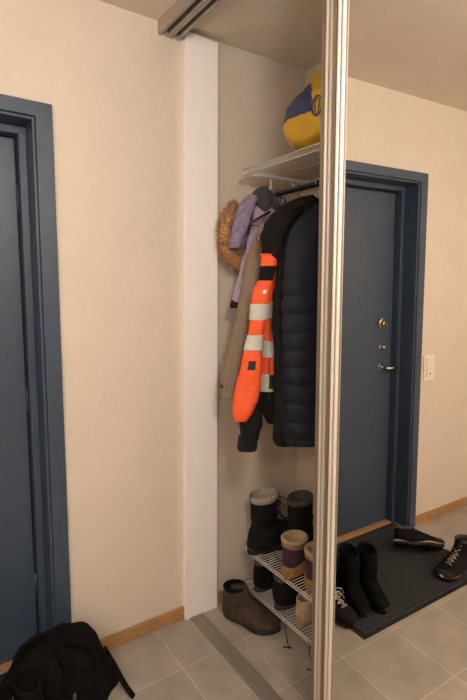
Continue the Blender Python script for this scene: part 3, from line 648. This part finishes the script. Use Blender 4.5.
def sole(g, L, W, side, z0, z1, x0=0, grow=0.0, lugs=False, rocker=.006):
    fp = footprint(L, W, side, x0, grow)
    def zz(x, z):
        u = max(0, (x - x0) / L); return z + rocker * max(0, (u - .75) / .25) ** 2 * 2
    rs = [[(x * .985 + .002, y * .95, zz(x, z0)) for x, y in fp], [(x, y, zz(x, z0 + .003)) for x, y in fp], [(x, y, zz(x, z1)) for x, y in fp], [(x * .98 + .003, y * .92, zz(x, z1 + .002)) for x, y in fp]]
    g.rings(rs, True, 0, True)
    if lugs:
        for i in range(9):
            x = x0 + L * (.06 + .105 * i)
            u = (x - x0) / L; hw = W * (.30 + .12 * math.exp(-((u - .7) / .2) ** 2))
            if u > .9: hw *= .6
            for s in (-1, 1):
                g.box(x - .008, x + .008, *sorted((s * hw * .25, s * hw)), z0 - .005, z0 + .002)
            g.box(x + .006, x + .014, -.008, .008, z0 - .005, z0 + .002)
    return g
def laces(g, pts, w, r=.0022):
    """criss-cross over the front: pts are (x, z) eyelet rows from toe to top."""
    for i, (x, z) in enumerate(pts):
        g.tube([(x - .004, -w, z - .004), (x + .004, -w * .5, z + .004), (x + .005, 0, z + .006), (x + .004, w * .5, z + .004), (x - .004, w, z - .004)], r, 6)
        if i + 1 < len(pts):
            x2, z2 = pts[i + 1]
            for s in (-1, 1): g.tube([(x, s * w, z), ((x + x2) / 2 + .006, 0, (z + z2) / 2 + .006), (x2, -s * w, z2)], r, 6)
    return g
def cup(g, cx_, cz, a, b_, h, depth, th=.006, tilt=0.0, n=28, lip=.008):
    """an open collar: rounded rim and an inside wall down to a floor"""
    rs = []
    for da, dz in ((th * .3, -lip * 2), (th * .9, -lip * .6), (th * .8, lip * .4), (0, lip), (-th * .9, lip * .3), (-th, -depth * .5), (-th * 1.5, -depth)):
        rs.append([(cx_ + (a + da) * math.cos(2 * math.pi * k / n), (b_ + da) * math.sin(2 * math.pi * k / n), cz + dz + tilt * math.cos(2 * math.pi * k / n)) for k in range(n)])
    vs_g = g.rings(rs, False, 0)
    k = len(g.v); c = (cx_, 0, cz - depth); n0 = k - n
    g.v.append(c)
    for i in range(n): g.f.append((k, n0 + i, n0 + (i + 1) % n)); g.m.append(0); g.sm.append(True)
    return g
def drop_cap_rings(rs): return rs
def open_upper(g, rs):   # no cap at the top ring, cap at the toe
    n = len(rs[0]); g.rings(rs, False); k = len(g.v); c = sum((Vector(p) for p in rs[-1]), Vector()) / n
    g.v.append(tuple(c)); n0 = k - n
    for i in range(n): g.f.append((k, n0 + i, n0 + (i + 1) % n)); g.m.append(0); g.sm.append(True)

def winter_boot(label, lining, side, loops=True, H_=.26):
    root = empty('winter_boot', label=label, cat='boot', group='black winter boots on the rack')
    g = Geo()
    prof = [(.0, H_, .125, H_, .052), (.0, H_ * .8, .122, H_ * .8, .054), (.004, H_ * .6, .125, H_ * .6, .054), (.006, .12, .135, .135, .052), (-.004, .085, .15, .125, .059), (-.012, .05, .17, .115, .064),
            (-.012, .022, .20, .105, .062), (.08, .015, .23, .095, .053), (.17, .015, .262, .08, .053), (.23, .018, .282, .065, .047), (.262, .024, .290, .05, .036), (.28, .032, .292, .04, .02)]
    open_upper(g, shoe_upper(prof, amp=.004, seed=side)); g.build('upper', M['boot_black'], root, local=True)
    sole(Geo(), .315, .138, side, .0, .030, x0=-.020, grow=.002).build('sole', M['rubber'], root, local=True)
    cup(Geo(), .062, H_ + .004, .063, .053, 0, .14, th=.009, tilt=.006, lip=.010).build('lining', lining, root, local=True)
    g = Geo(); laces(g, [(.20, .112), (.172, .125), (.150, .145), (.137, .175), (.131, .205), (.128, .235)], .022)
    if loops:
        for s in (-1, 1):
            g.tube([(.13, 0, .235), (.145, s * .02, .245), (.165, s * .035, .235), (.175, s * .03, .21), (.165, s * .015, .195), (.142, 0, .225)], .002, 6)
            g.tube([(.135, s * .004, .23), (.16, s * .015, .20), (.17, s * .02, .16)], .002, 6)
    g.build('laces', M['lace'], root, local=True)
    g = Geo(); g.tube([(-.004, 0, H_ - .01), (-.016, 0, H_ + .006), (-.008, 0, H_ + .022), (.002, 0, H_ + .005)], .004, 8, flat=.5); g.build('pull_loop', M['lace'], root, local=True)
    return root
def place(o, x, y, z, rz, **kw):
    o.location = (x, y, z); o.rotation_euler = (0, 0, R(rz)); return o
ZU, ZL = .2845, .1045
place(winter_boot('tall black lace-up boot with grey felt lining, at the wall end of the upper rack', M['felt_grey'], 1), .262, -.137, ZU, -4)
place(winter_boot('black winter boot with shaggy dark lining, behind the plum boots', M['felt_dark'], -1, H_=.27), .372, -.272, ZU, 2).scale = (.88, .88, 1)

def child_boot(label, side):
    root = empty('ankle_boot', label=label, cat='boot', group='plum ankle boots on the rack')
    prof = [(.0, .165, .098, .165, .045), (.002, .13, .098, .13, .044), (.004, .10, .10, .10, .043), (.0, .07, .115, .095, .043), (-.002, .04, .135, .085, .043), (.01, .02, .155, .075, .042), (.07, .014, .18, .062, .043), (.13, .015, .198, .05, .04), (.17, .02, .205, .038, .028), (.19, .026, .207, .032, .012)]
    g = Geo(); open_upper(g, shoe_upper(prof, amp=.003, seed=side + 3)); g.build('upper', M['plum'], root, local=True)
    cup(Geo(), .049, .168, .050, .046, 0, .05, th=.010, tilt=.003, lip=.006).build('fleece', M['cream'], root, local=True)
    g = Geo(); rr = shoe_upper([(-.003, .168, .101, .168, .048), (-.004, .155, .102, .155, .049), (-.003, .138, .101, .138, .048)]); g.rings(rr, False); g.build('collar', M['tan'], root, local=True)
    g = Geo(); rr = shoe_upper([(-.003, .055, .112, .088, .046), (-.005, .035, .14, .078, .0455), (.0, .012, .16, .070, .046), (.07, .006, .184, .06, .047), (.13, .006, .204, .046, .043), (.18, .012, .212, .032, .026)]); g.rings(rr, True); g.build('foot_trim', M['tan'], root, local=True)
    sole(Geo(), .212, .09, side, 0, .014, x0=-.004).build('sole', M['tan'], root, local=True)
    g = Geo(); g.tube([(.10, -.02, .15), (.108, 0, .15), (.10, .02, .15)], .002, 6); laces(g, [(.118, .098), (.106, .115), (.102, .13)], .015, .0018); g.build('laces', M['lace'], root, local=True)
    return root
place(child_boot('plum and tan ankle boot with cream lining, fully seen on the upper rack', 1), .258, -.378, ZU, 6)
place(child_boot('plum and tan ankle boot half cut off by the metal door edge', -1), .276, -.498, ZU, 4)

def low_shoe(name, label, upper, sole_m, inner, lacem, side, L=.27, W=.10, Hh=.09, collar=.0, cat='shoe', loops=False, mid=None, lug=True, trim=None):
    """low or mid shoe; collar lifts the ankle"""
    root = empty(name, label=label, cat=cat, group=None)
    k = L / .27; top_ = Hh + collar; w_ = W / 2
    prof = [(.004 * k, top_, .098 * k, top_ + .004, w_ * .66), (.004, top_ - .02, .102 * k, top_ - .012, w_ * .70), (-.001, Hh * .62 + collar * .3, .118 * k, Hh * .96, w_ * .80), (.0, Hh * .38, .15 * k, Hh * .88, w_ * .90), (.012, .020, .185 * k, Hh * .76, w_ * .96),
            (.09 * k, .014, .218 * k, Hh * .64, w_ * 1.02), (.17 * k, .014, .246 * k, Hh * .55, w_ * 1.0), (.22 * k, .018, .262 * k, Hh * .46, w_ * .84), (.25 * k, .024, .268 * k, Hh * .38, w_ * .55), (.262 * k, .028, .269 * k, Hh * .33, w_ * .25)]
    g = Geo(); open_upper(g, shoe_upper(prof, amp=.003, seed=side * 2 + L * 10)); g.build('upper', upper, root, local=True)
    z0 = .005 if lug else 0
    sole(Geo(), L + .006, W, side, z0, .020, x0=-.003, grow=.001, lugs=lug).build('sole', sole_m, root, local=True)
    if mid: sole(Geo(), L + .010, W * 1.04, side, .016, .025, x0=-.005, grow=.003).build('midsole', mid, root, local=True)
    cup(Geo(), .051 * k, top_ + .002, .047 * k, w_ * .66, 0, top_ * .6, th=.007, tilt=.004, lip=.006).build('lining', inner, root, local=True)
    g = Geo(); rows = [(.205 * k, Hh * .72), (.182 * k, Hh * .82), (.160 * k, Hh * .90), (.138 * k, Hh * .98), (.118 * k, Hh * 1.04 + collar * .3)]
    if collar > .03: rows.append((.108 * k, Hh + collar * .8))
    laces(g, rows, .016, .0018)
    if loops:
        x, z = rows[-1]
        for s in (-1, 1):
            g.tube([(x, 0, z), (x + .015, s * .02, z + .015), (x + .02, s * .045, z + .005), (x + .02, s * .058, z - .02), (x + .018, s * .04, z - .025), (x + .008, s * .01, z)], .0022, 6)
            g.tube([(x, 0, z), (x + .02, s * .03, z - .005), (x + .03, s * .055, z - .04)], .0022, 6)
    g.build('laces', lacem, root, local=True)
    g = Geo(); g.rings(shoe_upper([(.03, Hh + collar - .002, .112 * k, Hh * 1.1 + collar + .006, .018), (.06 * k, Hh * .8, .14 * k, Hh * 1.0, .018), (.1 * k, Hh * .7, .19 * k, Hh * .82, .018)]), True)
    g.build('tongue', upper, root, local=True)
    if trim:
        g = Geo(); rr = shoe_upper([(.19 * k, .016, .248 * k, Hh * .57, w_ * 1.03), (.225 * k, .018, .266 * k, Hh * .47, w_ * .86), (.252 * k, .024, .272 * k, Hh * .38, w_ * .56), (.264 * k, .028, .274 * k, Hh * .33, w_ * .25)]); g.rings(rr, True); g.build('toe_cap', trim, root, local=True)
    return root
place(low_shoe('work_shoe', 'brown nubuck mid-height shoe standing on the floor by the white board', M['brown'], M['rubber'], M['boot_suede'], M['lace'], 1, L=.27, W=.128, Hh=.118, collar=.035, lug=False), .148, -.085, 0, -62)
place(low_shoe('winter_shoe', 'dark suede shoe on the lower rack nearest the wall', M['boot_suede'], M['grey_sole'], M['felt_dark'], M['lace'], 1, L=.28, W=.112, Hh=.105, collar=.035, lug=False), .270, -.155, ZL, 0)
place(low_shoe('winter_shoe', 'dark grey shoe on the lower rack beside the pale one', M['boot_black'], M['grey_sole'], M['felt_dark'], M['lace'], -1, L=.28, W=.125, Hh=.11, collar=.03, lug=False), .268, -.306, ZL, 4)
place(low_shoe('canvas_shoe', 'beige shoe on the lower rack, half hidden by the door edge', M['beige_shoe'], M['beige_shoe'], M['cream'], M['lace_white'], 1, L=.25, W=.09, Hh=.085, collar=.02, lug=False), .28, -.435, ZL, 3)

# doormat and the shoes on it, reflected in the mirror
mt = empty('doormat', (-1.06, -.27, 0), label='dark ribbed doormat with plain rubber edge in front of the blue door', cat='doormat')
mx0, mx1, my0, my1 = -1.515, -.605, -.54, .085
Geo().box(mx0, mx1, my0, my1, 0, .006).build('rubber_border', M['rug_edge'], mt, bevel=.002)
Geo().box(mx0 + .018, mx1 - .018, my0 + .018, my1 - .018, .004, .0105).build('ribbed_pile', M['rug'], mt, bevel=.002)
ZM = .0105
def tall_boot(label, side, H_):
    root = empty('tall_boot', label=label, cat='boot', group='tall boots on the doormat')
    prof = [(.004, H_, .105, H_ - .006, .036), (.002, H_ * .85, .108, H_ * .85, .038), (.006, H_ * .65, .106, H_ * .65, .041), (.01, H_ * .45, .104, H_ * .46, .037), (.006, .085, .115, .105, .037), (.0, .055, .135, .092, .038), (.008, .028, .165, .08, .039), (.07, .02, .18, .066, .040), (.12, .02, .195, .055, .040), (.16, .022, .205, .045, .034), (.18, .028, .208, .038, .016)]
    g = Geo(); open_upper(g, shoe_upper(prof, amp=.006, seed=side + 9)); g.build('shaft', M['boot_suede'], root, local=True)
    sole(Geo(), .213, .085, side, .0, .018, x0=-.003).build('sole', M['rubber'], root, local=True)
    cup(Geo(), .054, H_ - .004, .050, .036, 0, .03, th=.006, tilt=-.004).build('lining', M['boot_suede'], root, local=True)
    g = Geo(); g.tube([(.05, -.042, H_ * .9), (.05, -.044, H_ * .5), (.045, -.038, .08)], .002, 6); g.build('zip', M['zipper'], root, local=True)
    return root
place(tall_boot('tall black boot standing upright on the doormat, nearest the mirror edge', 1, .245), -.752, -.262, ZM, -74)
place(tall_boot('tall black boot leaning beside its pair on the doormat, farther from the mirror', -1, .240), -.838, -.290, ZM, -76)
place(low_shoe('laced_shoe', 'dark low shoe with pale loose laces at the edge of the mirror', M['boot_black'], M['rubber'], M['felt_dark'], M['lace_white'], 1, L=.26, W=.095, Hh=.09, collar=.0, loops=True), -.612, -.215, ZM, -90)
hb = low_shoe('hiking_boot', 'black hiking boot with yellow trim standing at the far corner of the mat', M['boot_black'], M['rubber'], M['felt_dark'], M['felt_grey'], 1, L=.27, W=.105, Hh=.10, collar=.05, mid=M['gold'], cat='boot', trim=M['rubber'])
place(hb, -1.485, -.43, ZM, -8)
hs = low_shoe('hiking_shoe', 'black hiking shoe with yellow midsole lying on its side, tread outwards', M['boot_black'], M['rubber'], M['felt_dark'], M['lace_white'], -1, L=.26, W=.10, Hh=.09, mid=M['gold'], trim=M['rubber'])
# on its side: local +z (up) turned away from the mirror, local y up
ang = math.atan2(.10, -.20)
X = Vector((-.78, -.62, -.06)).normalized()          # toe direction
Zd = Vector((-.42, .56, .62)).normalized()        # the shoe's own up direction lies level, away from the mirror
Zd = (Zd - X * Zd.dot(X)).normalized(); Yd = Zd.cross(X)
hs.matrix_world = Matrix.Translation((-1.225, -.175, ZM + .058)) @ Matrix((X, Yd, Zd)).transposed().to_4x4()

# ======================= backpack =======================
bp = empty('backpack', (-.58, -.15, 0), label='black backpack slumped against the corner of the blue door frame', cat='backpack')
rows = D['pack']
rs = cloth(rows, amp=.017, freq=10, seed=21, m=8, n=96, e=2.3)
rs = [[Vector((p.x, min(p.y, -.02), max(p.z, .001))) for p in r] for r in rs]
g = Geo(); g.rings(rs); g.build('main_pouch', M['pack'], bp)
def strap(g, pts, wd, th, up=(0, -1, 0)):
    P_ = spline([list(p) for p in pts], 6); return g.tube(P_, wd, 10, flat=th / wd, up=up)
strap(Geo(), D['pack_strap'], .014, .005, up=(.3, -.3, .9)).build('shoulder_strap', M['pack_web'], bp)
strap(Geo(), D['pack_strap2'], .010, .006).build('piping', M['pack_web'], bp)
strap(Geo(), D['pack_strap3'], .016, .006).build('compression_strap', M['pack_web'], bp)
strap(Geo(), D['pack_strap4'], .010, .006).build('piping', M['pack_web'], bp)
strap(Geo(), D['pack_loop'], .004, .003).build('webbing_loop', M['pack_web'], bp)
strap(Geo(), D['pack_loop2'], .006, .003).build('carry_handle', M['pack_web'], bp)

# ======================= camera and light =======================
cam = bpy.data.cameras.new('camera'); co = bpy.data.objects.new('camera', cam); col.objects.link(co); scene.camera = co
cam.sensor_fit = 'VERTICAL'; cam.sensor_height = 24; cam.sensor_width = 16.011; cam.lens = 485.4616 * 24 / 700
ya, pi_, ro = R(33.9423), R(-6.8091), R(.2494)
fw = Vector((math.sin(ya) * math.cos(pi_), math.cos(ya) * math.cos(pi_), math.sin(pi_)))
r = Vector((math.cos(ya), -math.sin(ya), 0)); u = r.cross(fw)
r2 = r * math.cos(ro) + u * math.sin(ro); u2 = -r * math.sin(ro) + u * math.cos(ro)
co.matrix_world = Matrix.Translation((-.9754, -1.8169, 1.4638)) @ Matrix((r2, u2, -fw)).transposed().to_4x4()
cam.clip_start = .02

def area(name, loc, rot, size, power, color, size_y=None):
    l = bpy.data.lights.new(name, 'AREA'); l.energy = power; l.color = color; l.size = size
    if size_y: l.shape = 'RECTANGLE'; l.size_y = size_y
    o = bpy.data.objects.new(name, l); col.objects.link(o); o.location = loc; o.rotation_euler = rot; return o
# opal ceiling globe of the hall behind the camera, and an added fill globe
m = bpy.data.materials.new('lamp_glass'); m.use_nodes = True
bs = m.node_tree.nodes['Principled BSDF']; bs.inputs['Emission Color'].default_value = (1, .95, .885, 1); bs.inputs['Emission Strength'].default_value = 88
bs.inputs['Base Color'].default_value = (1, .95, .9, 1)
def globe(x, y, label):
    lamp = empty('ceiling_lamp', (x, y, H), label=label, cat='lamp')
    g = Geo(); g.disc((x, y, H), (0, 0, -1), .07, .02, 32); g.tube([(x, y, H - .02), (x, y, H - .26)], .012, 16); g.build('lamp_base', M['white'], lamp)
    g = Geo(); g.sphere((x, y, H - .36), .12, 32, 16); g.build('lamp_shade', m, lamp)
globe(-.62, -1.85, 'opal glass globe pendant lamp hanging behind the camera')
globe(-2.1, -2.3, 'unseen fill light, an opal globe added at the far end of the hall')

world = bpy.data.worlds.new('world'); scene.world = world; world.use_nodes = True
world.node_tree.nodes['Background'].inputs[0].default_value = (1, .8, .6, 1); world.node_tree.nodes['Background'].inputs[1].default_value = .0
vs = scene.view_settings; vs.view_transform = 'Standard'; vs.look = 'None'; vs.gamma = 1; vs.use_curve_mapping = False
vs.exposure = -0.23
